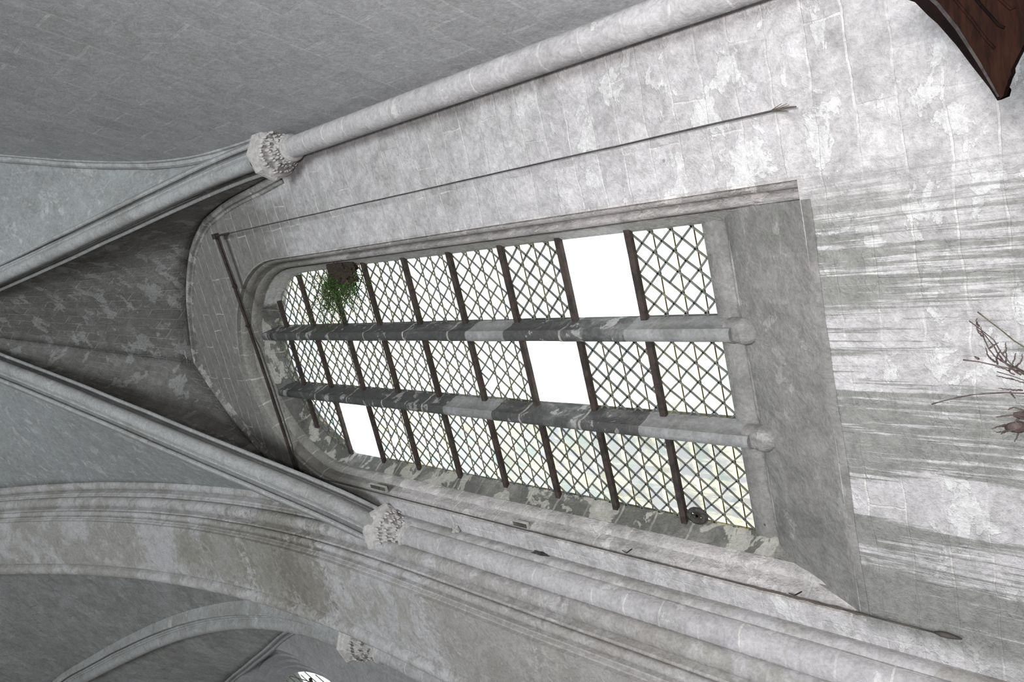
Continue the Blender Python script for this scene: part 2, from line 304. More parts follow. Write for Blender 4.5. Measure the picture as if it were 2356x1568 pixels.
def cat_rom(pts, n):
    """smooth curve through measured points, n samples, even in arc length"""
    P = [Vector(p) for p in pts]; P = [P[0]*2-P[1]] + P + [P[-1]*2-P[-2]]; out = []
    for i in range(1, len(P)-2):
        for k in range(20):
            t = k/20; a, b, c, e = P[i-1], P[i], P[i+1], P[i+2]
            out.append(.5*((2*b) + (c-a)*t + (2*a-5*b+4*c-e)*t*t + (-a+3*b-3*c+e)*t**3))
    out.append(P[-2]); L = [0]
    for i in range(1, len(out)): L.append(L[-1] + (out[i]-out[i-1]).length)
    res = []; j = 0
    for k in range(n):
        s = L[-1]*k/(n-1)
        while j < len(L)-2 and L[j+1] < s: j += 1
        f = (s-L[j])/max(1e-9, L[j+1]-L[j]); res.append(out[j].lerp(out[j+1], min(1, max(0, f))))
    return res
def sweep(name, path, side, prof, mat, parent=None, closed=False, smooth=False, jitter=0.0, at=None, sub=1):
    """path and profile in units; profile (a along side, b along the path's inward normal)"""
    N = len(path); K = len(prof); V = []; UV = []; acc = 0; pl = [0]
    for k in range(1, K + (1 if closed else 0)): pl.append(pl[-1] + (Vector(prof[k % K])-Vector(prof[k-1])).length*S)
    for i, p in enumerate(path):
        t = (path[min(i+1, N-1)] - path[max(i-1, 0)]).normalized()
        sd = side[i] if isinstance(side, list) else side
        sd = (sd - t*sd.dot(t)).normalized(); nn = t.cross(sd)
        if i: acc += (path[i]-path[i-1]).length*S
        for k in range(K + (1 if closed else 0)):
            a, b = prof[k % K]; q = p + sd*a + nn*b
            if jitter:
                wq = W(*q); q = q + (sd*noise.noise(wq*2.2) + nn*noise.noise(wq*2.2+Vector((9, 1, 3))))*jitter
            V.append(W(*q)); UV.append((pl[k], acc))
    KK = K + (1 if closed else 0); F = []
    for i in range(N-1):
        for k in range(KK-1): F.append((i*KK+k, i*KK+k+1, (i+1)*KK+k+1, (i+1)*KK+k))
    o = mesh(name, V, F, mat, parent, UV, smooth=False, at=at, recalc=True)
    if smooth:
        o.data.polygons.foreach_set('use_smooth', [True]*len(o.data.polygons))
        o.data.set_sharp_from_angle(angle=math.radians(38))
    return o
def loft(name, A, B, mat, parent=None, cross=10, thick=.12, at=None, sag=0.0):
    """ruled web between two curves (units)"""
    N = len(A); V = []; UV = []; acc = 0
    for i in range(N):
        if i: acc += ((A[i]-A[i-1]).length + (B[i]-B[i-1]).length)*.5*S
        w = (B[i]-A[i]).length*S
        for k in range(cross+1):
            t = k/cross; p = A[i].lerp(B[i], t); p = p + Vector((0, 0, sag*math.sin(math.pi*t)))
            V.append(W(*p)); UV.append((t*w - w/2, acc))
    F = []
    for i in range(N-1):
        for k in range(cross): a = i*(cross+1)+k; F.append((a, a+1, a+cross+2, a+cross+1))
    o = mesh(name, V, F, mat, parent, UV, smooth=True, at=at)
    m = o.modifiers.new('thickness', 'SOLIDIFY'); m.thickness = thick; m.offset = 0
    return o
def wall(name, p0, p1, outline, holes, mat, thick, parent=None):
    """flat wall; outline and holes are lists of (s, z) in units; s runs from p0 to p1; grows away from the room"""
    a = Vector((p0[0], p0[1], 0)); dv = (Vector((p1[0], p1[1], 0))-a).normalized(); nrm = Vector((-dv.y, dv.x, 0))
    bm = bmesh.new(); uvl = bm.loops.layers.uv.new('UV'); es = []; sz = {}
    for loop in [outline] + holes:
        vs = []
        for s, z in loop:
            q = a + dv*s; v = bm.verts.new(W(q.x, q.y, z)); sz[v] = (s*S, z*S); vs.append(v)
        for i in range(len(vs)): es.append(bm.edges.new((vs[i], vs[(i+1) % len(vs)])))
    bmesh.ops.triangle_fill(bm, use_beauty=True, use_dissolve=False, edges=es)
    for f in bm.faces:
        for l in f.loops: l[uvl].uv = sz[l.vert]
    faces = list(bm.faces)
    ext = bmesh.ops.extrude_face_region(bm, geom=faces)
    for v in [g for g in ext['geom'] if isinstance(g, bmesh.types.BMVert)]: v.co += nrm*thick*S
    bmesh.ops.recalc_face_normals(bm, faces=bm.faces)
    me = bpy.data.meshes.new(name); bm.to_mesh(me); bm.free(); me.materials.append(mat)
    o = bpy.data.objects.new(name, me); return add(o, parent)

# ---------------------------------------------------------------- room shell
FZ = -.40                                   # floor, units below the lens
WY = .92                                    # inner face of the window wall
cx = -.405
def arch_out(cx, a, h, zs, zb, n=14):
    """closed outline of a pointed opening, from bottom right up over and down to bottom left"""
    R = (h*h + a*a)/(2*a); pts = [(cx+a, zb)]
    for k in range(4): pts.append((cx+a, zb + (zs-zb)*(k+1)/5))
    ang = math.asin(min(1, h/R))
    for k in range(n+1):
        t = ang*k/n; pts.append((cx + a - R + R*math.cos(t), zs + R*math.sin(t)))
    for x, z in list(reversed(pts[:-1])): pts.append((2*cx-x, z))
    return pts
outer_open = arch_out(cx, .306, .365, 1.80, .448)
shaft_xr = .127
wr = [(.118, 1.30), (.112, 1.55), (.095, 1.75), (.076, 1.95), (.045, 2.10), (-.01, 2.22), (-.095, 2.325), (-.20, 2.41), (-.335, 2.480), (-.383, 2.490)]
wl = [(-.885, 1.30), (-.875, 1.50), (-.86, 1.68), (-.825, 1.85), (-.765, 2.02), (-.70, 2.155), (-.61, 2.285), (-.50, 2.40), (-.42, 2.468), (-.383, 2.490)]
def wallcurve(pts, n=26): return [Vector(p) for p in cat_rom([(x, WY, z) for x, z in pts], n)]
WR = wallcurve(wr); WL = wallcurve(wl)
def s_of(x): return x - (-1.03)
outl = [(s_of(-1.03), FZ), (s_of(.158), FZ), (s_of(.158), 1.6)] + [(s_of(v.x), v.z+.012) for v in WR if v.z > 1.61] + [(s_of(v.x), v.z+.012) for v in reversed(WL[:-1])] + [(s_of(-1.03), 1.3)]
# continue the wall's masonry above the springing behind the ribs
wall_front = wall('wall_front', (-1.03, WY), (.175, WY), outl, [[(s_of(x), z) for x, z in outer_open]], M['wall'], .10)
tag(wall_front, 'pale limewashed ashlar wall around the three-light window, streaked below the sill', 'wall', kind='structure')

dvr = Vector((.468, -1, 0)).normalized(); CR = Vector((.140, .945, 0))
def RP(s, z, out=0): n = Vector((-dvr.y, dvr.x, 0)); q = CR + dvr*s + n*(-out); return Vector((q.x, q.y, z))
fr = [(.03, 1.45), (.034, 1.60), (.040, 1.75), (.060, 1.92), (.098, 2.05), (.150, 2.155), (.212, 2.245), (.280, 2.325), (.36, 2.405), (.47, 2.50), (.62, 2.60), (.80, 2.67)]
FR = [Vector(p) for p in cat_rom([(s, 0, z) for s, z in fr], 30)]
o_r = [(0, FZ), (2.2, FZ), (2.2, 3.0), (.85, 3.0)] + [(v.x, v.z+.01) for v in reversed(FR)] + [(0, 1.45)]
wall_right = wall('wall_right', (CR.x, CR.y), (CR.x+dvr.x, CR.y+dvr.y), [(-.03 if s == 0 else s, z) for s, z in o_r], [], M['wall_right'], .2)
for v in wall_right.data.vertices: pass
tag(wall_right, 'smooth grey side wall angling towards the viewer, right of the corner column', 'wall', kind='structure')

fl_ = Acc(); a_ = Vector((-14.4, -20.4, -.12)); b_ = Vector((9.4, 5.0, 0)); fl_.box(a_, b_)
tag(fl_.build('floor', M['floor']), 'worn stone floor', 'floor', kind='structure')

# the nave behind the viewer: plain unseen shell without windows that blocks the sky's light
nave = stone('nave plaster', base=(.5, .5, .49), dark=(.4, .4, .38), patch_amt=0, h=.5, w=1, bump=.2)
def shell(name, lo, hi, label, parent=None):
    a = Acc(); a.box(Vector(lo), Vector(hi)); return tag(a.build(name, nave), label, 'wall' if 'wall' in name else 'ceiling', kind='structure')
shell('wall_back', (-14, -20.4, 0), (9, -20, 22), 'plain far wall of the nave behind the viewer')
shell('wall_nave_left', (-14.4, -20, 0), (-14, 5, 22), 'plain left flank of the nave')
shell('wall_nave_right', (9, -20, 0), (9.4, 3.4, 22), 'plain right flank of the nave')
shell('ceiling', (-14.4, -20.4, 22), (9.4, 5, 22.4), 'plain high roof of the nave')
shell('wall_upper_front', (-14.4, 4.6, 17.5), (9.4, 5.0, 22), 'masonry above the vault')
shell('wall_far_left', (-14.4, 4.0, 0), (-11.9, 4.4, 22), 'wall beyond the neighbouring bay')
shell('wall_far_right', (4.3, 3.4, 0), (9.4, 3.8, 22), 'masonry right of the side wall')

# left bay wall with its own window
lf = [(-1.06, 1.5), (-1.09, 1.75), (-1.15, 1.98), (-1.215, 2.18), (-1.29, 2.36), (-1.375, 2.52), (-1.50, 2.72), (-1.68, 3.02), (-1.89, 3.36), (-2.05, 3.55), (-2.25, 3.60), (-2.6, 3.3), (-2.8, 2.6), (-2.9, 2.0)]
LF = [Vector(p) for p in cat_rom([(x, WY, z) for x, z in lf], 44)]
cx3 = -1.90
hole3 = arch_out(cx3, .445, .785, 2.42, 1.1)
def sl(x): return x+3.0
ol = [(sl(-3.0), FZ), (sl(-1.03), FZ), (sl(-1.03), 1.5)] + [(sl(v.x), v.z+.02) for v in LF] + [(sl(-3.0), 2.0)]
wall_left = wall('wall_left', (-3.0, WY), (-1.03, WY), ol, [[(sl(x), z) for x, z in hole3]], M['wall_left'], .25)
tag(wall_left, 'dim grey wall of the neighbouring bay beyond the wide arch', 'wall', kind='structure')

# ---------------------------------------------------------------- ribs and vault
B0 = Vector((-.0158*3.4, .0984*3.4, 3.4))
def plane_path(p0, pts, n):
    a = Vector((p0[0], p0[1], 0)); dv = (Vector((B0.x, B0.y, 0))-a).normalized()
    return [Vector(p) for p in cat_rom([(a.x+dv.x*s, a.y+dv.y*s, z) for s, z in pts], n)]
R1 = plane_path((.127, .875), [(.0, 1.60), (.003, 1.715), (.020, 1.835), (.070, 1.975), (.136, 2.126), (.207, 2.289), (.283, 2.465), (.358, 2.680), (.45, 2.98), (.569, 3.40)], 34)
R2 = plane_path((-.775, .885), [(.0, 1.585), (.070, 1.650), (.136, 1.752), (.192, 1.880), (.330, 2.168), (.486, 2.484), (.563, 2.670), (.648, 2.900), (.76, 3.14), (.904, 3.40)], 34)
def ribprof(k=1.0, top=.03):
    P = [(-.037, -top), (-.037, .001)]
    P += [(-.0325 + .0055*math.cos(math.radians(q_)), .003 + .0065*math.sin(math.radians(q_))) for q_ in (170, 130, 90, 50, 10, -30)]
    P += [(-.0265, -.004), (-.0225, -.004), (-.0205, .003), (-.0195, .013), (-.0165, .014), (-.0150, .018), (-.0130, .018)]
    for i in range(9):
        t = math.radians(205 - 230*i/8) if False else math.pi*(1.12 - 1.24*i/8); P.append((.0155*math.cos(t), .0275 + .0150*math.sin(t)))
    P += [(-x, y) for x, y in reversed(P[:15])]
    return [(x*k, y*k) for x, y in P]
def side_of(path):
    t = path[-1]-path[0]; return Vector((-t.y, t.x, 0)).normalized()
def fix_prof(path, sd, prof):
    # the profile's positive b must point down, into the room
    i = len(path)//2; t = (path[i+1]-path[i-1]).normalized(); nn = t.cross((sd - t*sd.dot(t)).normalized())
    return [(a, b if nn.z < 0 else -b) for a, b in prof]
def rib(path, k, label, name='vault_rib', mat='rib', group=None, cut=0):
    sd = side_of(path); r = root(name, W(*path[0]), label, 'rib', group)
    sweep('rib_moulding', path, sd, fix_prof(path, sd, ribprof(k)), M[mat], r, smooth=True, jitter=.0012)
    return r
rib(R1, 1.0, 'moulded diagonal rib rising from the right-hand capital beside the side wall')
rib(R2, 1.12, 'moulded diagonal rib rising from the left-hand capital next to the wide transverse arch')

def lift(path, dz): return [p + Vector((0, 0, dz)) for p in path]
ceiling = root('ceiling', W(-.3, .6, 2.4), 'ribbed stone vault over the window bay', 'vault', kind='structure')
apex = WR[-1]
n = 30
def resample(path, n): return cat_rom([tuple(p) for p in path], n)
ridge = [apex.lerp(B0, k/9) for k in range(10)]
WRt = [p for p in WR if p.z > 1.60]; WLt = [p for p in WL if p.z > 1.60]
loft('web', resample(WRt, n), lift(resample(R1, n), .006), M['web_front'], ceiling, 14)
loft('web', resample(WLt, n), lift(resample(R2, n), .006), M['web_front'], ceiling, 14)
FRP = [RP(v.x, v.z, 0) for v in FR]
loft('web', resample([p for p in FRP if p.z > 1.6], n), lift(resample(R1, n), .006), M['web'], ceiling, 14)

# transverse arch: one moulded order swept up the pier and over
yc, zc, RR = -3.67, 1.5, 4.455
AP = [Vector((0, yc+RR, FZ + (zc-FZ)*k/8)) for k in range(8)] + [Vector((0, yc+RR*math.cos(t), zc+RR*math.sin(t))) for t in [math.radians(52)*k/40 for k in range(41)]]
def rollp(cx_, cd, r, a0, a1, n=7): return [(cx_ + r*math.cos(math.radians(a0+(a1-a0)*i/n)), cd + r*math.sin(math.radians(a0+(a1-a0)*i/n))) for i in range(n+1)]
prof = [(-.745, .25), (-.748, .145)]
prof += rollp(-.760, .122, .0165, 30, -150)
prof += [(-.772, .122), (-.776, .096), (-.779, .094), (-.781, .088)]
prof += rollp(-.7985, .072, .0185, 50, -150)
prof += [(-.808, .070), (-.811, .044), (-.8135, .042)] + rollp(-.8205, .032, .0095, 60, -150, 6) + [(-.826, .030), (-.8265, .017), (-.829, .016), (-.831, .009), (-.8335, .008), (-.834, .000)]
prof += [(-.87, 0), (-.92, 0), (-.96, 0), (-1.000, .0)] + [(-1.002, .010), (-1.006, .011), (-1.009, .004)]
prof += rollp(-1.0285, .010, .0185, 195, 355, 8) + [(-1.045, .02), (-1.047, .04), (-1.052, .25)]
i = 30; t = (AP[i+1]-AP[i-1]).normalized(); nn = t.cross(Vector((1, 0, 0)))
sg = 1 if nn.y > 0 or nn.z > 0 else -1
arch_root = root('transverse_arch', W(-.92, .8, FZ), 'broad flat-soffited transverse arch with roll-moulded edges left of the window', 'arch')
sweep('arch_moulding', AP, Vector((1, 0, 0)), [(a, b*sg) for a, b in prof], M['arch'], arch_root, smooth=True, jitter=.0012)
AC = [p for p in AP if p.z >= zc-.05]
def arc_at(x, dd, t): r = RR+dd; return Vector((x, yc+r*math.cos(t), zc+r*math.sin(t)))
TS = [math.radians(1.0) + math.radians(27)*k/(n-1) for k in range(n)]
loft('web', lift(resample(R2, n), .006), [arc_at(-.752, .135, t) for t in TS], M['web'], ceiling, 14)

# next bay: its diagonal rib and webs
a4 = Vector((-1.165, .885, 0)); d4 = Vector((-1, -.6, 0)).normalized()
R4 = [Vector(p) for p in cat_rom([(a4.x+d4.x*s, a4.y+d4.y*s, z) for s, z in [(.0, 1.895), (.001, 1.96), (.010, 2.10), (.050, 2.35), (.130, 2.655), (.250, 2.99), (.415, 3.36), (.620, 3.77), (.80, 4.1), (1.1, 4.5)]], 34)]
rib(R4, 1.35, 'triple-roll rib of the neighbouring bay curving away behind the transverse arch')
ceil2 = root('ceiling', W(-1.6, .6, 3.4), 'flaking vault of the neighbouring bay behind the transverse arch', 'vault', kind='structure')
TS2 = [math.radians(3) + math.radians(42)*k/(n-1) for k in range(n)]
loft('web', lift(resample(R4, n), .008), [arc_at(-1.05, .13, t) for t in TS2], M['web_next'], ceil2, 12)
LFh = [v for v in LF if v.x > -2.16 and v.z > 1.88]
loft('web', resample(LFh, n), lift(resample(R4, n), .008), M['web_next'], ceil2, 12)

# wall ribs
def wrprof(k=1.0):
    return [(x*k, y*k) for x, y in [(-.030, -.03), (-.030, .0), (-.024, .008), (-.018, .006), (-.014, .0145), (-.006, .022), (.006, .022), (.014, .016), (.020, .004), (.034, .0), (.05, -.03)]]
full = [Vector((p.x, p.y, p.z)) for p in WR] + [p.copy() for p in reversed(WL[:-1])]
def wallrib(path, outdir, k, label, mat, lo=0):
    path = [p for p in path if p.z > 1.60]
    # flat band against the wall: side = in-plane radial, normal = out of the wall
    K = [(x*k, y*k) for x, y in [(-.046, -.006), (-.043, .006), (-.038, .010), (-.033, .009), (-.031, .003), (-.027, .004), (-.024, .015), (-.017, .023), (-.008, .023), (-.002, .016), (.000, .005), (.006, .003), (.014, .004), (.017, .011), (.024, .014), (.031, .011), (.034, .004), (.040, .003), (.046, -.006)]]
    N = len(path); V = []; UV = []; acc = 0; KK = len(K)
    for i, p in enumerate(path):
        t = (path[min(i+1, N-1)]-path[max(i-1, 0)]).normalized(); rad = t.cross(outdir).normalized()
        if i: acc += (path[i]-path[i-1]).length*S
        ul = 0
        for j, (a, b) in enumerate(K):
            if j: ul += math.dist(K[j], K[j-1])*S
            q = p + rad*a*lo + outdir*b; wq = W(*q); q = q + (rad*noise.noise(wq*2.5)+outdir*noise.noise(wq*2.5+Vector((4, 4, 4))))*.0025
            V.append(W(*q)); UV.append((ul, acc))
    F = [(i*KK+k_, i*KK+k_+1, (i+1)*KK+k_+1, (i+1)*KK+k_) for i in range(N-1) for k_ in range(KK-1)]
    r = root('wall_rib', W(*path[0]), label, 'rib')
    o = mesh('rib_moulding', V, F, mat, r, UV, recalc=True); o.data.polygons.foreach_set('use_smooth', [True]*len(o.data.polygons)); o.data.set_sharp_from_angle(angle=math.radians(40))
    return r
M['wallrib'] = stone('sooty wall rib', base=(.36, .355, .34), dark=(.17, .165, .15), joint=(.42, .41, .38), h=.5, w=30, off=0, stain=(.42, .6), stain_amt=.85, patch=(.62, .64), patch_amt=.6, patch_col=(.50, .49, .47), bump=.8, jamt=.4, spots=.5)
wallrib(full, Vector((0, -1, 0)), .95, 'sooty pointed wall rib framing the wall above the window', M['wallrib'], -1)
nR = Vector((dvr.y, -dvr.x, 0))
if nR.x > 0: nR = -nR
wallrib(FRP, nR, 1.05, 'curved wall rib along the smooth side wall above the right-hand capital', M['rib'], 1)
wallrib([p for p in LF], Vector((0, -1, 0)), .7, 'thin ragged wall rib of the neighbouring bay', M['wall_left'], 1)

# ---------------------------------------------------------------- columns with foliate capitals
def lathe(name, cx_, cy_, prof_, mat, parent, seg=40, a0=0, a1=360, leaf=None, smooth=True, at=None, uvu=True):
    V = []; UV = []; acc = 0; K = len(prof_)
    for i, (r, z) in enumerate(prof_):
        if i: acc += math.hypot(r-prof_[i-1][0], z-prof_[i-1][1])*S
        for k in range(seg+1):
            an = math.radians(a0+(a1-a0)*k/seg); rr = r + (leaf(an, i/(K-1)) if leaf else 0)
            V.append(W(cx_+rr*math.cos(an), cy_+rr*math.sin(an), z)); UV.append((rr*an*S, acc + z*0))
    F = []
    for i in range(K-1):
        for k in range(seg): a = i*(seg+1)+k; F.append((a, a+1, a+seg+2, a+seg+1))
    return mesh(name, V, F, mat, parent, UV, smooth=smooth, at=at)
def column(cx_, cy_, r, ztop, capz, label, caplabel=None, ab=.052, rot=0, seed=1, cr=1.0):
    t = root('engaged_column', W(cx_, cy_, FZ), label, 'column')
    nz = 60; rnd = random.Random(seed)
    prof_ = []
    for i in range(nz+1):
        z = FZ + (capz-FZ)*i/nz; prof_.append((r*(1+.012*noise.noise(Vector((z*9, seed, 0)))), z))
    lathe('shaft', cx_, cy_, prof_, M['shaft'], t, 28)
    # base mouldings down on the floor
    lathe('base', cx_, cy_, [(r*1.7, FZ), (r*1.7, FZ+.03), (r*1.35, FZ+.04), (r*1.5, FZ+.05), (r*1.2, FZ+.065), (r, FZ+.07)], M['shaft'], t, 24)
    cap = root('capital', W(cx_, cy_, capz)); cap.parent = t; cap.location = W(cx_, cy_, capz) - W(cx_, cy_, FZ)
    a = [(r*1.0, capz-.008)] + [(r*1.10 + .0048*math.cos(math.radians(q_)), capz + .0055*math.sin(math.radians(q_))) for q_ in range(-80, 81, 20)] + [(r*1.0, capz+.008)]
    lathe('astragal', cx_, cy_, a, M['capital'], cap, 36)
    hz = ztop-capz
    def leaf(an, v):
        p = Vector((an*2.6+seed, v*4.2, seed)); f = math.sin(an*7+math.sin(v*7+seed)*1.6)*math.sin(v*math.pi*3.1+math.cos(an*5))
        f2 = noise.turbulence(Vector((math.cos(an)*3, math.sin(an)*3, v*4+seed)), 3, False)
        return (.0042*f + .012*(f2-.55))*math.sin(math.pi*min(1, v*1.02))**.5 if v < .99 else 0
    bell = [(r*1.02 + (ab*.93-r*1.02)*(v**1.7), capz+.006 + (hz-.026)*v) for v in [k/34 for k in range(35)]]
    lathe('bell', cx_, cy_, bell, M['capital'], cap, 110, leaf=leaf)
    fo = Acc()
    def leaflobe(c, di, ta, w, h, dp):
        n0 = len(fo.v); A, B_ = 7, 5; up = Vector((0, 0, 1))
        for i in range(A+1):
            la = -math.pi/2 + math.pi*i/A
            for j in range(B_*2):
                lo = 2*math.pi*j/(B_*2); q = c + ta*(w*math.cos(la)*math.cos(lo)) + di*(dp*math.cos(la)*math.sin(lo)) + up*(h*math.sin(la)); q = q + di*(dp*.9*max(0, math.sin(la))**2)
                fo.v.append(W(*q))
        for i in range(A):
            for j in range(B_*2): j2 = (j+1) % (B_*2); fo.f.append((n0+i*B_*2+j, n0+i*B_*2+j2, n0+(i+1)*B_*2+j2, n0+(i+1)*B_*2+j))
    for row, (zv, nn_, sz) in enumerate(((.26, 9, .0075), (.52, 11, .0085), (.80, 12, .0095))):
        for k in range(nn_):
            an0 = 2*math.pi*(k + .5*row)/nn_ + rnd.uniform(-.12, .12)
            for sg_, sc in ((0, 1.0), (-1, .62), (1, .62)):
                an = an0 + sg_*.20*rnd.uniform(.7, 1.1); rb = r*1.02 + (ab*.93-r*1.02)*(zv**1.7); di = Vector((math.cos(an), math.sin(an), 0)); ta = Vector((-di.y, di.x, 0))
                c = Vector((cx_, cy_, capz+.006+(hz-.026)*zv + rnd.uniform(-.004, .004) - .005*abs(sg_))) + di*(rb+.002)
                leaflobe(c, di, ta, sz*.42*sc*rnd.uniform(.8, 1.15), sz*.95*sc, sz*.36*sc)
    fo.build('foliage', M['capital'], cap, smooth=True)
    # eight-sided abacus
    V = []; F = []; pr = [(ab*.90, ztop-.020), (ab*.93, ztop-.016), (ab*.96, ztop-.013), (ab*1.03, ztop-.010), (ab*1.05, ztop-.002), (ab*1.03, ztop+.003), (ab*.8, ztop+.004)]
    for rr, z in pr:
        for k in range(8):
            an = rot + math.pi/4*k; V.append(W(cx_+rr*math.cos(an)/math.cos(math.pi/8)*.96, cy_+rr*math.sin(an)/math.cos(math.pi/8)*.96, z))
    for i in range(len(pr)-1):
        for k in range(8): k2 = (k+1) % 8; F.append((i*8+k, i*8+k2, (i+1)*8+k2, (i+1)*8+k))
    F.append(tuple(range((len(pr)-1)*8, len(pr)*8))); F.append(tuple(reversed(range(8))))
    mesh('abacus', V, F, M['capital'], cap)
    return t
column(.127, .882, .0218, 1.588, 1.497, 'slender engaged column in the corner right of the window, foliate capital on top', seed=3, rot=.2)
column(-.775, .888, .0262, 1.582, 1.478, 'slender engaged column left of the window in front of the pier mouldings', seed=5, rot=.35, ab=.056)
column(-1.178, .885, .0275, 1.895, 1.765, 'half-hidden column of the neighbouring bay left of the pier with leafy capital', seed=9, rot=.1, ab=.062)

# ---------------------------------------------------------------- the window
XR, XL, ZB = -.152, -.654, .640
win = root('window_1', W(cx, 1.0, ZB), 'tall three-light leaded church window with iron saddle bars', 'window', kind='structure')
def frame_loft(cx_, zs, levels, zb, mat, parent, name, jitter=.0, uvoff=0):
    """levels: list of (a, h, y); lofts pointed outlines inward"""
    rings = [[Vector((x, y, z)) for x, z in arch_out(cx_, a, h, zs, zb_)] for a, h, y, zb_ in levels]
    V = []; UV = []; F = []; K = len(rings); N = len(rings[0]); acc = 0
    # finer along the jambs
    for i in range(N):
        if i: acc += (rings[0][i]-rings[0][i-1]).length*S
        u = 0
        for k in range(K):
            if k: u += (rings[k][i]-rings[k-1][i]).length*S
            q = rings[k][i]; wq = W(*q)
            if jitter: q = q + Vector((noise.noise(wq*3.1), noise.noise(wq*3.1+Vector((5, 2, 1))), noise.noise(wq*3.1+Vector((1, 7, 3)))*.5))*jitter
            V.append(W(*q)); UV.append((u, acc))
    for i in range(N-1):
        for k in range(K-1): F.append((i*K+k, i*K+k+1, (i+1)*K+k+1, (i+1)*K+k))
    o = mesh(name, V, F, mat, parent, UV, recalc=True); o.data.polygons.foreach_set('use_smooth', [True]*len(o.data.polygons)); o.data.set_sharp_from_angle(angle=math.radians(35))
    return o
def lev(e, y):
    a = .2505 + .0555*e; h = .256 + .109*e
    return (a, h, y)
ZJ = .44
reveal = [lev(e, y)+(ZJ,) for e, y in ((.55, 1.05), (.05, 1.010), (.01, 1.003), (.02, .998), (.12, .990), (.24, .978), (.36, .966))]
frame_loft(cx+.002, 1.80, reveal, ZJ, M['reveal'], win, 'reveal', .0022)
mould = [lev(e, y)+(ZJ,) for e, y in ((.36, .966), (.385, .974), (.42, .970), (.44, .955), (.50, .947), (.57, .944), (.62, .950), (.66, .957), (.72, .953), (.75, .940), (.80, .930), (.87, .926), (.92, .931), (.94, .928), (.96, .919), (1.03, .919), (1.05, .9215))]
frame_loft(cx+.001, 1.80, mould, ZJ, M['mould'], win, 'jamb_moulding', .0016)
# sloping cement sill
V = []; UV = []; F = []
rows = [(1.03, .640, 0), (1.001, .640, 0), (.995, .637, 0), (.992, .612, 0), (.996, .606, .2), (.996, .600, .3), (.988, .594, .4), (.980, .585, .5), (.965, .555, .65), (.950, .520, .8), (.935, .482, .95), (.9245, .456, 1.08), (.9180, .444, 1.16), (.9190, .436, 1.16)]
NX = 70
for r_, (y, z, e) in enumerate(rows):
    xa = cx - (.258 + .034*e); xb = cx + (.268 + .010*e)
    for k in range(NX+1):
        x = xa + (xb-xa)*k/NX; q = W(x, y, z); j = noise.noise(q*2.0)*.003 + noise.noise(q*7)*.001
        V.append(W(x, y - abs(j)*.3*(e > 0), z + j*.8*(e > 0))); UV.append((x*S, -z*S*1.1))
for r_ in range(len(rows)-1):
    for k in range(NX): a = r_*(NX+1)+k; F.append((a, a+1, a+NX+2, a+NX+1))
sill = mesh('sill', V, F, M['sill'], win, UV, smooth=True, recalc=True)
# raised moulding along the sill foot of each light
for xa, xb in ((-.178, -.285), (-.345, -.458), (-.520, -.640)):
    a = Acc(); pts = [W(xa+(xb-xa)*k/6, .9885+.0005*math.sin(k), .592) for k in range(7)]; a.tube(pts, [.008]+[.015]*5+[.008], 10)
    a.build('sill_roll', M['sill'], win, smooth=True)

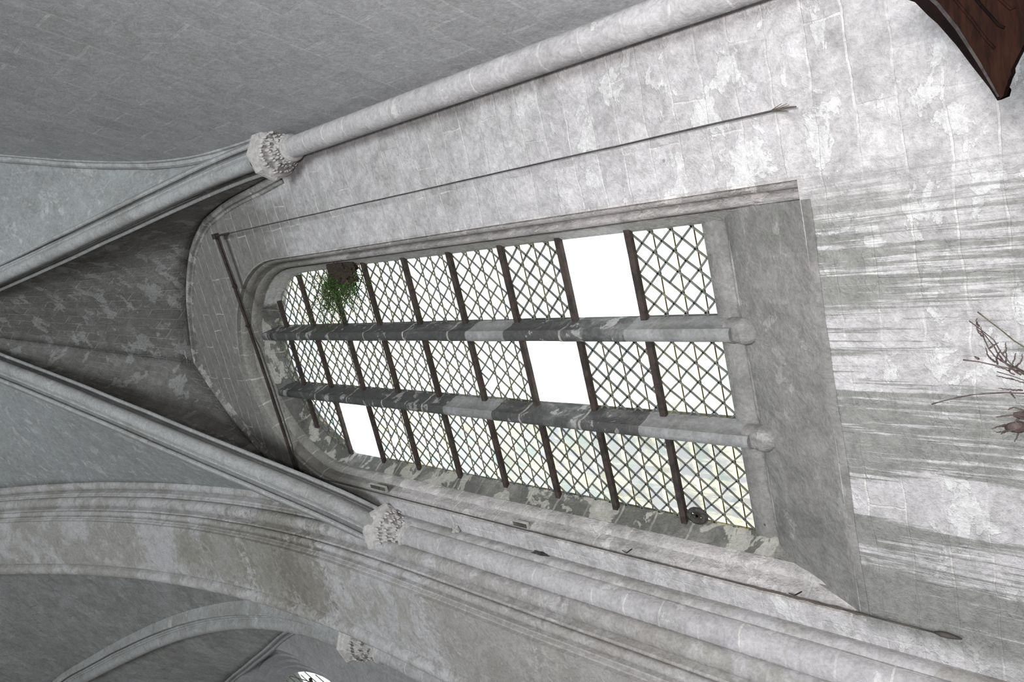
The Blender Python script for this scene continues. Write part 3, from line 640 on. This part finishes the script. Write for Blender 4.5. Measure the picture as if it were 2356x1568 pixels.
MX = ((-.311, .0105), (-.479, .0100))
def topz(x, e=0):
    a = .2505; h = .256; R = (h*h+a*a)/(2*a); dx = abs(x-cx)
    return 1.80 + math.sqrt(max(0, R*R - (dx + R - a)**2))
for mi, (mx, nw) in enumerate(MX):
    prm = [(-.018, 1.012), (-.018, .996), (-.0165, .993), (-.0165, .989), (-.0135, .984), (-.0115, .974), (-nw, .966), (-nw*.98, .960), (-nw*.55, .9565), (0, .9555), (nw*.55, .9565), (nw*.98, .960), (nw, .966), (.0115, .974), (.0135, .984), (.0165, .989), (.0165, .993), (.018, .996), (.018, 1.012)]
    zt = topz(mx)+.02
    cuts = [.60, .79, .935, 1.075, 1.185, 1.30, 1.50, 1.66, 1.84, zt] if mi == 0 else [.60, .80, 1.02, 1.165, 1.32, 1.55, 1.70, 1.86, zt]
    new = {0: (0, 3), 1: (0, 3)}[mi]
    mroot = root('mullion', W(mx, .98, .6)); mroot.parent = win; mroot.location = W(mx, .98, .6)-W(cx, 1.0, ZB)
    for ci in range(len(cuts)-1):
        z0, z1 = cuts[ci], cuts[ci+1]; V = []; UV = []; F = []; K = len(prm); R_ = 6; jx = random.uniform(-.0006, .0006)
        for i in range(R_+1):
            z = z0 + (z1-z0)*i/R_
            for k, (x, y) in enumerate(prm):
                q = Vector((mx+x+jx, y, z)); wq = W(*q); q = q + Vector((noise.noise(wq*4), noise.noise(wq*4+Vector((3, 3, 3))), 0))*(.0008 if ci not in new else .0002)
                V.append(W(*q)); UV.append((k*.03, z*S))
        for i in range(R_):
            for k in range(K-1): F.append((i*K+k, i*K+k+1, (i+1)*K+k+1, (i+1)*K+k))
        F.append(tuple(range(K-1, -1, -1))); F.append(tuple(R_*K+k for k in range(K)))
        o = mesh('mullion_block', V, F, M['mullion_new'] if ci in new else M['mullion'], mroot, UV, recalc=True)
        if ci in new: o['label'] = 'smooth grey renewed block of the mullion'
        o.data.polygons.foreach_set('use_smooth', [True]*len(o.data.polygons)); o.data.set_sharp_from_angle(angle=math.radians(35))
    # moulded foot on the sill
    V = []; F = []; ft = [(.0185, .0, .614), (.0195, .0, .606), (.0185, .0, .600), (.0195, 0, .594), (.0215, 0, .586), (.0205, 0, .578), (.017, 0, .570), (.012, 0, .560)]
    K = 14
    for a_, _, z in ft:
        for k in range(K):
            an = math.pi*(1+k/(K-1)); V.append(W(mx+a_*math.copysign(abs(math.cos(an))**.6, math.cos(an)), .986+.026*math.sin(an)*a_/.022, z))
    for i in range(len(ft)-1):
        for k in range(K-1): F.append((i*K+k, i*K+k+1, (i+1)*K+k+1, (i+1)*K+k))
    F.append(tuple(range(K))); F.append(tuple(reversed(range((len(ft)-1)*K, len(ft)*K))))
    mesh('mullion_foot', V, F, M['sill'], mroot, [(0, v.z) for v in V], recalc=True)
# arris stones between light heads, a dark knuckle where each mullion meets the head
LIGHTS = [(XR+.004, -.293), (-.329, -.462), (-.4965, XL-.004)]
ZROW = [.640, .770, .920, 1.0665, 1.2180, 1.370, 1.5245, 1.6725, 1.8255, 1.970, 2.10]
clear = {(0, 1): 'open', (1, 2): 'open', (2, 7): 'frost'}
LW, LH = .0334, .0372
def inside(x, z, xa, xb, z0, z1): return xb <= x <= xa and z0 <= z <= z1 and z <= topz(x)+.004
rnd = random.Random(11)
for li, (xa, xb) in enumerate(LIGHTS):
    for ri in range(len(ZROW)-1):
        z0, z1 = ZROW[ri], ZROW[ri+1]
        if ri == len(ZROW)-2 and max(topz(xb), topz(xa), topz((xa+xb)/2)) < z0+.005: continue
        kind = clear.get((li, ri)); low = max(0, 1-ri/5.0)
        tint = {0: 1.0, 1: 1.0-.1*(ri == 0), 2: .94-.36*max(0, 1-ri/5)}[li]
        top = ri >= 8
        tc = (tint*(.97 if not top else .84), tint*(.98 if not top else .87), tint*(.965 if not top else .88)); gr = (.95, .95, 1.0)[li]*(.7+.3*low)
        tf = .36 if not kind else .8; tc = tuple(c*tf for c in tc)
        gm = glass_mat('quarry glass', tc, 0.0 if kind else gr, li*17+ri*3+1.3, LW*S, ((z1-z0)/4 if 0 < ri < 9 else LH)*S, kind == 'frost', z1*S, (.5, .6, 1.0)[li])
        pr_ = root('leaded_panel' if not kind else 'clear_pane', W((xa+xb)/2, 1.0, z0)); pr_.parent = win; pr_.location = W((xa+xb)/2, 1.0, z0)-W(cx, 1.0, ZB)
        # pane
        NXg = 12; V = []; UV = []
        for k in range(NXg+1):
            x = xb + (xa-xb)*k/NXg; zt = max(z0+.0005, min(z1, topz(x)+.006)); V += [W(x, 1.0012, z0), W(x, 1.0012, zt)]; UV += [(x*S, z0*S), (x*S, zt*S)]
        F = [(2*k, 2*k+2, 2*k+3, 2*k+1) for k in range(NXg)]
        if kind != 'open' or True:
            o = mesh('glass_pane', V, F, gm, pr_, UV); md = o.modifiers.new('thickness', 'SOLIDIFY'); md.thickness = .003
        if kind: continue
        hh = (z1-z0)/4 if ri < 9 else LH; 
        if ri == 0: hh = (z1-z0)/3.5
        xo = xa - .006; bold = rnd.uniform(.00095, .00125) * (1.35 if ri < 3 else 1); irr = rnd.uniform(.0004, .0012)
        ac = Acc()
        def node(i, k):
            r2 = random.Random(i*91+k*7+li*1000+ri*31); return Vector((xo - i*LW/2 + r2.uniform(-irr, irr), 1.0, z1 - k*hh/2 + r2.uniform(-irr, irr)))
        for i in range(-2, 14):
            for k in range(-1, 12):
                if (i+k) % 2: continue
                for dx in (1, -1):
                    a, b = node(i, k), node(i+dx, k+1); sub = 4
                    ins = [inside(*(lambda q: (q.x, q.z))(a.lerp(b, (j+.5)/sub)), xa, xb, z0, z1) for j in range(sub)]
                    if not any(ins): continue
                    j0 = ins.index(True); j1 = sub - 1 - ins[::-1].index(True)
                    if rnd.random() < .012: continue
                    p, q = a.lerp(b, j0/sub), a.lerp(b, (j1+1)/sub); dr = (q-p).normalized(); wv = Vector((-dr.z, 0, dr.x))*bold*S; dv = Vector((0, 1, 0))*.0012*S
                    ac.quadtube(W(*p), W(*q), wv, dv)
        if ac.v: ac.build('came', M['lead'], pr_)
        for k in (1, 2, 3):
            zr = z1 - hh*k
            if zr > max(topz(xa), topz(xb), topz((xa+xb)/2))-.006 or zr < z0+.008: continue
            x1, x2 = xa, xb
            while topz(x1) < zr and x1 > x2: x1 -= .003
            while topz(x2) < zr and x2 < x1: x2 += .003
            rc = Acc(); rc.tube([W(x1, 1.006, zr), W((x1+x2)/2, 1.0065, zr+rnd.uniform(-.0005, .0005)), W(x2, 1.006, zr)], .0048, 6)
            rc.build('tie_rod', M['rod'], pr_)
    for zi, zb in enumerate(ZROW[1:-1]):
        x1, x2 = xa+.004, xb-.004
        while topz(x1) < zb and x1 > x2: x1 -= .002
        while topz(x2) < zb and x2 < x1: x2 += .002
        if x1-x2 < .02: continue
        V = []; F = []; n_ = 10
        for k in range(n_+1):
            x = x1+(x2-x1)*k/n_; jj = noise.noise(Vector((x*40, zb*9, li)))*.0007
            for dy, dz in ((-.0045, -.0058), (.004, -.0058), (.004, .0058), (-.0045, .0058)): V.append(W(x, .9935+dy, zb+dz+jj*(1 if dz > 0 else .6)))
        for k in range(n_):
            for c in range(4): c2 = (c+1) % 4; F.append((k*4+c, k*4+c2, (k+1)*4+c2, (k+1)*4+c))
        F += [(3, 2, 1, 0), tuple(n_*4+c for c in range(4))]
        sb = mesh('saddle_bar', V, F, M['iron'], win, recalc=True)
# little round ventilator at the foot of the left light
vt = root('ventilator', W(-.644, .997, .743)); vt.parent = win; vt.location = W(-.644, .997, .743)-W(cx, 1, ZB)
V = []; F = []; K = 24
for rr, y in ((.020, .998), (.020, .9925), (.0115, .9905), (.0105, .996)):
    for k in range(K): an = 2*math.pi*k/K; V.append(W(-.644+rr*math.cos(an)*.75, y, .744+rr*math.sin(an)))
for i in range(3):
    for k in range(K): k2 = (k+1) % K; F.append((i*K+k, i*K+k2, (i+1)*K+k2, (i+1)*K+k))
mesh('rim', V, F, M['moss'], vt, smooth=True, recalc=True)
a = Acc()
for k in range(4):
    an = math.pi/4*k; di = Vector((math.cos(an), 0, math.sin(an)))*.0125; ctr = Vector((-.644, .995, .744)); a.quadtube(W(*(ctr-di)), W(*(ctr+di)), Vector((-di.z, 0, di.x)).normalized()*.006, Vector((0, .004, 0)))
a.build('vane', M['iron'], vt)

# neighbouring bay's window
win3 = root('window_2', W(cx3, 1.0, 1.1), 'bright window of the neighbouring bay, only its tip in view', 'window', kind='structure')
lv3 = [(a_, .58 + (a_-.30)*1.42, y_) for a_, y_ in ((.298, 1.02), (.300, 1.0), (.335, .975), (.340, .980), (.362, .965), (.367, .972), (.395, .950), (.400, .955), (.425, .935), (.445, .9195), (.46, .9195))]
frame_loft(cx3, 2.42, [(a, h, y, 1.1) for a, h, y in lv3], 1.1, M['wall_left'], win3, 'reveal', .002)
gm3 = glass_mat('far glass', (.36, .38, .37), .3, 5.0, .13, .15)
pts3 = arch_out(cx3, .303, .585, 2.42, 1.1); V = [W(x, 1.003, z) for x, z in pts3]
o = mesh('glass_pane', V, [tuple(range(len(V)))], gm3, win3, [(v.x, v.z) for v in V]); md = o.modifiers.new('t', 'SOLIDIFY'); md.thickness = .004
a = Acc(); a.box(W(cx3+.09, .975, 1.1), W(cx3+.125, 1.005, 2.85)); a.build('mullion', M['mullion'], win3)
a = Acc(); a.box(W(cx3-.125, .975, 1.1), W(cx3-.09, 1.005, 2.85)); a.build('mullion', M['mullion'], win3)
for zz in (1.4, 1.7, 2.0, 2.3, 2.6):
    a = Acc(); a.box(W(cx3-.25, .992, zz), W(cx3+.25, 1.0, zz+.012)); a.build('saddle_bar', M['iron'], win3)
a = Acc()
for i in range(-14, 15):
    for sg_ in (-1, 1):
        for k in range(40):
            p = Vector((cx3 + i*.04 + sg_*k*.01, 1.001, 1.12+k*.045)); q = Vector((cx3 + i*.04 + sg_*(k+1)*.01, 1.001, 1.12+(k+1)*.045)); mid = (p+q)/2
            dx = abs(mid.x-cx3); R3 = (.58**2+.30**2)/(2*.30)
            if dx > .298 or (mid.z > 2.42 and mid.z > 2.42+math.sqrt(max(0, R3*R3-(dx+R3-.30)**2))): continue
            a.quadtube(W(*p), W(*q), Vector((.006, 0, 0)), Vector((0, .004, 0)))
a.build('came', M['lead'], win3)

# ---------------------------------------------------------------- iron bar and hanging wires
bar = root('iron_bar', W(-.694, .911, 2.0), 'rusty iron bar slung across the arch head above the window', 'bar')
def bp(t): return Vector((-.694 + (.679)*t, .905 + (.886-.905)*t, 2.0 + 0*t))
pa, pb = Vector((-.6935, .9090, 2.0)), Vector((-.0148, .8920, 2.0))
a = Acc(); N_ = 24
pts = [pa.lerp(pb, k/N_)+Vector((0, 0, -.010*math.sin(math.pi*k/N_)))+Vector((0, noise.noise(Vector((k*.6, 0, 0)))*.0008, noise.noise(Vector((k*.7, 3, 0)))*.0012)) for k in range(N_+1)]
a.tube([W(*p) for p in pts], .0185, 8); a.build('rail', M['iron'], bar, smooth=True)
a = Acc(); pts2 = [p + Vector((0, .004, -.016 if 2 < k < N_*.55 else -.006)) for k, p in enumerate(pts)]; a.tube([W(*p) for p in pts2], .006, 6); a.build('cord', M['wire'], bar, smooth=True)
for k_ in (.64, .80):
    q = pa.lerp(pb, k_)+Vector((0, -.002, -.012)); a = Acc(); a.tube([W(*(q+Vector((-.006, 0, 0)))), W(*q), W(*(q+Vector((.006, 0, 0))))], [.012, .03, .012], 8); a.build('clamp', M['iron'], bar)
for e, (p, sx) in enumerate(((pa, -1), (pb, 1))):
    a = Acc(); a.box(W(p.x-.007, p.y-.006, p.z-.006), W(p.x+.007, p.y+.006, p.z+.012)); a.tube([W(p.x, p.y, p.z), W(p.x, WY+.004, p.z-.020)], .012, 6)
    a.tube([W(p.x, p.y, p.z), W(p.x, p.y, p.z-.040)], .010, 6)
    a.build('bracket', M['iron'], bar)
def wire(x, y, z0, z1, label):
    t = root('hanging_wire', W(x, y, z1), label, 'wire')
    a = Acc(); N_ = 40
    a.tube([W(x+noise.noise(Vector((k*.5, z1, 1)))*.0006, y+noise.noise(Vector((k*.5, z1, 7)))*.0005, z0+(z1-z0)*k/N_) for k in range(N_+1)], .0050, 6)
    a.build('line', M['wire'], t, smooth=True); return t
w1 = wire(-.0148, .892, 2.0, .444, 'thin black wire hanging right of the window with a frayed tip')
a = Acc(); z1 = .4436
a.tube([W(-.0148, .892, z1+.006), W(-.0148, .892, z1-.012), W(-.0158, .892, z1-.021)], [.006, .005, .0035], 6)
a.build('stem', M['tip'], w1)
a = Acc()
for k, (dx, dz) in enumerate(((.0045, -.011), (-.003, -.0095), (.0025, -.014), (.006, -.006), (-.004, -.013))): a.tube([W(-.0148, .892, z1+.012), W(-.0148+dx, .892-.001*k, z1+dz)], [.0025, .0015], 5)
a.build('fray', M['tip'], w1)
w2 = wire(-.6935, .909, 2.0, .345, 'thin black wire hanging along the left jamb ending in a small spindle weight')
a = Acc(); a.tube([W(-.6935, .909, z) for z in (.350, .343, .334, .325, .318)], [.005, .013, .014, .009, .003], 10); a.build('weight', M['wire'], w2, smooth=True)
a = Acc(); a.tube([W(-.6935+.0006*math.sin(k*2), .909, .62-.2*k/14) for k in range(15)], [.003]+[.0065+.002*math.sin(k*3) for k in range(13)]+[.003], 7); a.build('wrapping', M['tip'], w2, smooth=True)

# ---------------------------------------------------------------- wild plant rooted in the right jamb
pl = root('wild_plant', W(-.160, .985, 1.60), 'leafy green wild plant with brown root clump growing at top right of the window', 'plant')
bm = bmesh.new(); bmesh.ops.create_icosphere(bm, subdivisions=5, radius=1)
for v in bm.verts:
    p = v.co.copy(); r = 1 + .35*noise.fractal(p*2.2, 1, 2, 5) + .16*noise.noise(p*9)
    v.co = Vector((p.x*.033*r*S, p.y*.013*r*S, p.z*.054*r*S))
me = bpy.data.meshes.new('root_clump'); bm.to_mesh(me); bm.free(); me.materials.append(M['root'])
o = bpy.data.objects.new('root_clump', me); o.location = W(-.158, .978, 1.590)-W(-.160, .985, 1.60); add(o, pl)
V = []; F = []; rnd = random.Random(4); stems = Acc()
for s_ in range(150):
    p = Vector((-.172 + rnd.uniform(-.015, .015), .976, 1.605 + rnd.uniform(-.045, .06)))
    up = rnd.random() < .45
    dr = Vector((rnd.uniform(-.9, .0), rnd.uniform(-.2, .1), rnd.uniform(.2, 1.9) if up else rnd.uniform(-.8, .9))).normalized(); L = rnd.uniform(.030, .098 if not up else .215); pts = [p.copy()]
    for k in range(9):
        p = p + dr*L/9; dr = (dr + Vector((rnd.uniform(-.28, .16), rnd.uniform(-.1, .1), rnd.uniform(-.3, .2)))).normalized(); pts.append(p.copy())
        p.x = min(p.x, -.156)
        for lf_ in range(3):
            c = p + Vector((rnd.uniform(-.005, .005), rnd.uniform(-.004, .004), rnd.uniform(-.005, .005)))
            d1 = Vector((rnd.uniform(-1, 1), rnd.uniform(-.5, .5), rnd.uniform(-1, 1))).normalized()*rnd.uniform(.0018, .0036); d2 = Vector((rnd.uniform(-1, 1), rnd.uniform(-.6, .6), rnd.uniform(-1, 1))); d2 = (d2-d1*d2.dot(d1)/d1.length_squared).normalized()*rnd.uniform(.0010, .0018)
            n0 = len(V); V += [W(*(c-d1)), W(*(c+d2)), W(*(c+d1)), W(*(c-d2))]; F.append((n0, n0+1, n0+2, n0+3))
    stems.tube([W(*q) for q in pts], .0016, 4)
mesh('leaves', V, F, M['leaf'], pl); stems.build('stem', M['twig_green'], pl)

# ---------------------------------------------------------------- marks, hooks and holes on the masonry
def lump(name, c, size, mat, label, cat, seed=0, sub=3):
    bm = bmesh.new(); bmesh.ops.create_icosphere(bm, subdivisions=sub+1, radius=1)
    for v in bm.verts:
        p = v.co.copy(); r = 1 + .5*noise.fractal(p*1.6+Vector((seed, 0, 0)), 1, 2, 4); v.co = Vector((p.x*size[0]*r, p.y*size[1]*r, p.z*size[2]*r))*S
    me = bpy.data.meshes.new(name); bm.to_mesh(me); bm.free(); me.materials.append(mat)
    o = bpy.data.objects.new(name, me); o.location = W(*c); add(o); return tag(o, label, cat)
lump('dirt_crust', (-.747, .914, 1.072), (.006, .007, .022), M['moss'], 'black dirt crust in the joint beside the left column', 'dirt', 2)
lump('stone_stub', (-.742, .912, 1.325), (.007, .009, .009), M['plaster'], 'broken white stub of stone beside the left column below its capital', 'stone', 5, 2)
def slot(x0, x1, z0, z1, y, label):
    # a putlog slot: solid box coloured dark for the hole's shade, thin stone lip
    t = root('wall_slot', W((x0+x1)/2, y, (z0+z1)/2), label, 'hole'); a = Acc()
    dY = .004; a.box(W(x0, y-dY*.2, z0), W(x1, y+dY, z1)); a.build('shade_box', M['hole'], t)
    a = Acc(); e = .0016
    a.box(W(x0-e, y-.0022, z0-e), W(x0, y+dY, z1+e)); a.box(W(x1, y-.0022, z0-e), W(x1+e, y+dY, z1+e)); a.box(W(x0, y-.0022, z0-e), W(x1, y+dY, z0)); a.box(W(x0, y-.0022, z1), W(x1, y+dY, z1+e)); a.build('lip', M['mould'], t)
slot(-.694, -.683, 1.583, 1.648, .923, 'dark upright slot in the wall beside the upper left jamb')
slot(-.700, -.690, 1.100, 1.140, .924, 'square dark socket in the left jamb behind the hanging wire')
def hook(p, q, r, label):
    a = Acc(); a.tube([W(*p), W(*q), W(*r)], [.004, .004, .003], 6); o = a.build('iron_hook', M['iron']); tag(o, label, 'hook')
hook((-.690, .925, .842), (-.686, .905, .838), (-.681, .903, .845), 'small bent iron hook in the left jamb, upper of two')
hook((-.693, .925, .534), (-.687, .905, .534), (-.682, .900, .540), 'small bent iron hook in the left jamb near the foot of the wire')

# ---------------------------------------------------------------- carved wooden canopy corner, top right
def onray(dx, dy, dz, y): return Vector((dx/dy*y, y, dz/dy*y))
YB = .55
out = [(.0475, .1950), (.0390, .1810), (.0330, .1745), (.0265, .1690), (.0110, .1565), (-.0130, .1480), (-.0275, .1415), (-.0318, .1385), (-.0300, .1350), (-.0262, .1338), (-.0235, .1325), (-.0215, .1318), (-.0185, .1300), (-.0160, .1300), (-.0135, .1285), (-.0105, .1268), (-.0068, .1245), (-.0035, .1225), (.004, .1195), (.020, .118), (.034, .119), (.062, .130), (.080, .160), (.080, .215)]
cano = root('carved_wood_panel', W(.03, YB, .12), 'dark brown carved wooden panel corner jutting in front of the wall', 'woodwork')
edge_l = [(.038, .180), (.0100, .1605), (-.0160, .1475), (-.0318, .1385)]
# face board
def slab(name, pts, y0, y1, mat, parent, lean=0.0):
    N = len(pts); V = [W(x, y0+lean*(z-.14), z) for x, z in pts] + [W(x, y1+lean*(z-.14), z) for x, z in pts]
    F = [tuple(range(N)), tuple(range(2*N-1, N-1, -1))] + [(i, (i+1) % N, N+(i+1) % N, N+i) for i in range(N)]
    return mesh(name, V, F, mat, parent, recalc=True)
face = [(.060, .1935), (.0478, .1785), (.0300, .1650), (.0140, .1560), (-.0080, .1460), (-.0295, .1372), (-.0310, .1366)] + out[8:20] + [(.050, .124), (.066, .145)]
slab('face_board', face, YB, YB+.010, M['wood'], cano)
body = [(.060, .212), (.040, .1845), (.0360, .1785), (.0260, .1718), (.0200, .1672), (.0050, .1582), (-.0100, .1504), (-.0240, .1428), (-.0322, .1392), (-.0322, .1375), (-.0285, .1362), (-.010, .1445), (.014, .1545), (.030, .1635), (.0478, .1770), (.060, .1920)]
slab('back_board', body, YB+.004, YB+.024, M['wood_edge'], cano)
lp = [(.060, .1940), (.0480, .1790), (.0302, .1655), (.0142, .1566), (-.0080, .1466), (-.0297, .1378), (-.0300, .1366), (-.008, .1448), (.0150, .1547), (.031, .1635), (.0490, .1768), (.061, .1915)]
slab('edge_lip', lp, YB-.0012, YB+.003, M['wood_lip'], cano)
for k in range(1, 5):
    off = .0065*k; a = Acc(); pts = [W(x+.004*k*.3+off*.55, YB-.0004, z-off) for x, z in [(.060, .188), (.0478, .1765), (.0300, .1640), (.0140, .1550), (-.0040+off*.35, .1470), (-.012+off*.8, .1430+off*.1)]]
    a.tube(pts, .0035, 6); a.build('groove', M['wood_edge'], cano, smooth=True) if k in (2, 4) else a.build('reed', M['wood'], cano, smooth=True)

# ---------------------------------------------------------------- dry branches, right edge of the picture
def twig(pts, r0, r1, mat, parent, name='twig', seed=0, knots=True):
    P = cat_rom(pts, 18); a = Acc(); rnd_ = random.Random(seed)
    for i in range(1, 17): P[i] = P[i] + Vector((rnd_.uniform(-1, 1), rnd_.uniform(-1, 1), rnd_.uniform(-1, 1)))*.00025
    rr = [(r0+(r1-r0)*k/17)*(1+(.28 if knots and k % 4 == 2 else 0))*S for k in range(18)]
    a.tube([W(*p) for p in P], rr, 7); return a.build(name, mat, parent, smooth=True)
def foot(x, y): return (x, y, FZ+.001)
YT = .60
def branch(label, main, subs, r, mat, fx, sd):
    t = root('dry_branch', W(fx, YT-.03, FZ), label, 'branch', 'dry branches at the right edge')
    st = [(fx, YT-.03, FZ+.001), (fx*.7+main[0][0]*.3, YT-.02, -.2), (main[0][0]*.85+fx*.15, YT-.01, 0.0)] + [(x, YT+dy, z) for x, z, dy in [(m[0], m[1], m[2] if len(m) > 2 else 0) for m in main]]
    P = cat_rom(st, 60); a = Acc(); rnd_ = random.Random(sd); rr = [(r*(1.5-1.15*k/59))*S*(1+(.25 if k % 7 == 3 else 0)) for k in range(60)]
    for i in range(20, 59): P[i] = P[i] + Vector((rnd_.uniform(-1, 1), rnd_.uniform(-1, 1), rnd_.uniform(-1, 1)))*.0006
    a.tube([W(*p) for p in P], rr, 8); a.build('stem', mat, t, smooth=True)
    for k, s_ in enumerate(subs): twig([(x, YT+(-.004 if k % 2 else .004), z) for x, z in s_], r*.62, r*.28, mat, t, seed=sd*10+k)
    return t
branch('long single dry twig reaching highest in front of the wall', [(-.238, .118), (-.238, .150), (-.2385, .165), (-.2415, .185), (-.2450, .198), (-.2505, .212)], [[(-.2390, .160), (-.2425, .158), (-.2440, .157)]], .0012, M['twig'], -.215, 1)
branch('olive-tinted dry twig slanting up, rightmost of the branches', [(-.225, .120), (-.206, .145), (-.1965, .155), (-.1870, .164), (-.1775, .1745)], [], .0012, M['twig_green'], -.25, 2)
branch('forked dark branch with many fine crossing twigs', [(-.232, .122), (-.2235, .150), (-.2155, .157), (-.2050, .163), (-.1950, .1690), (-.1895, .1760), (-.1840, .1805)],
       [[(-.2235, .150), (-.2180, .160), (-.2130, .1665), (-.2060, .1710), (-.1970, .1735), (-.1900, .1745)], [(-.2230, .150), (-.2160, .158), (-.2100, .1620), (-.2020, .1650), (-.1935, .1705), (-.1895, .1745), (-.1850, .1750)],
        [(-.1895, .1755), (-.1860, .1770), (-.1835, .1765)], [(-.2140, .1650), (-.2095, .1690), (-.2030, .1705)], [(-.2170, .1610), (-.2120, .1600), (-.2080, .1603)], [(-.2080, .1605), (-.2045, .1580), (-.1990, .1577)], [(-.2060, .1700), (-.2030, .1660), (-.2020, .1645)],
        [(-.2200, .1570), (-.2130, .1540), (-.2070, .1520)], [(-.2205, .1555), (-.2150, .1510), (-.2100, .1505)], [(-.2155, .1640), (-.2100, .1640), (-.2045, .1610)], [(-.1975, .1735), (-.1935, .1765), (-.1905, .1772)]], .0011, M['twig'], -.22, 3)
branch('stout dry twig pointing up and slightly right from the edge', [(-.230, .120), (-.2220, .150), (-.2195, .160), (-.2165, .1700), (-.2145, .1780), (-.2140, .1870)], [[(-.2145, .178), (-.2125, .1805)]], .0013, M['twig'], -.20, 4)
branch('short dry twig cluster with three fine prongs', [(-.238, .122), (-.2285, .150), (-.2245, .1600), (-.2225, .1660)], [[(-.2260, .1560), (-.2215, .1625), (-.2205, .1680)], [(-.2265, .1550), (-.2250, .1620), (-.2240, .1655)], [(-.2320, .150), (-.2300, .1560), (-.2285, .1580)], [(-.2345, .150), (-.2340, .1600), (-.2335, .1650)]], .0009, M['twig'], -.24, 5)
t = branch('gnarled dry branch end with stubby root-like fingers, lowest at the left', [(-.262, .120), (-.2635, .150), (-.2640, .1580), (-.2650, .1660)],
       [[(-.2640, .160), (-.2655, .166), (-.2690, .1740)], [(-.2650, .158), (-.2670, .1640), (-.2680, .1690)], [(-.2640, .156), (-.2720, .1575), (-.2780, .1600)], [(-.2560, .150), (-.2540, .1580), (-.2560, .1680)], [(-.2540, .150), (-.2510, .1580), (-.2530, .1620)], [(-.2560, .1540), (-.2590, .1560), (-.2610, .1535)], [(-.2580, .150), (-.2575, .1600), (-.2575, .1640)], [(-.2640, .1540), (-.2655, .1600), (-.2690, .1660)]], .0013, M['twig'], -.27, 6)
a = Acc()
a.tube([W(-.2640, YT, .150), W(-.2642, YT, .155), W(-.2650, YT, .160), W(-.2660, YT, .164)], [.012, .018, .015, .006], 9); a.build('knot', M['twig'], t, smooth=True)
a = Acc(); a.tube([W(-.2545, YT, .149), W(-.2550, YT, .154), W(-.2550, YT, .158)], [.008, .012, .006], 9); a.build('knot', M['twig'], t, smooth=True)
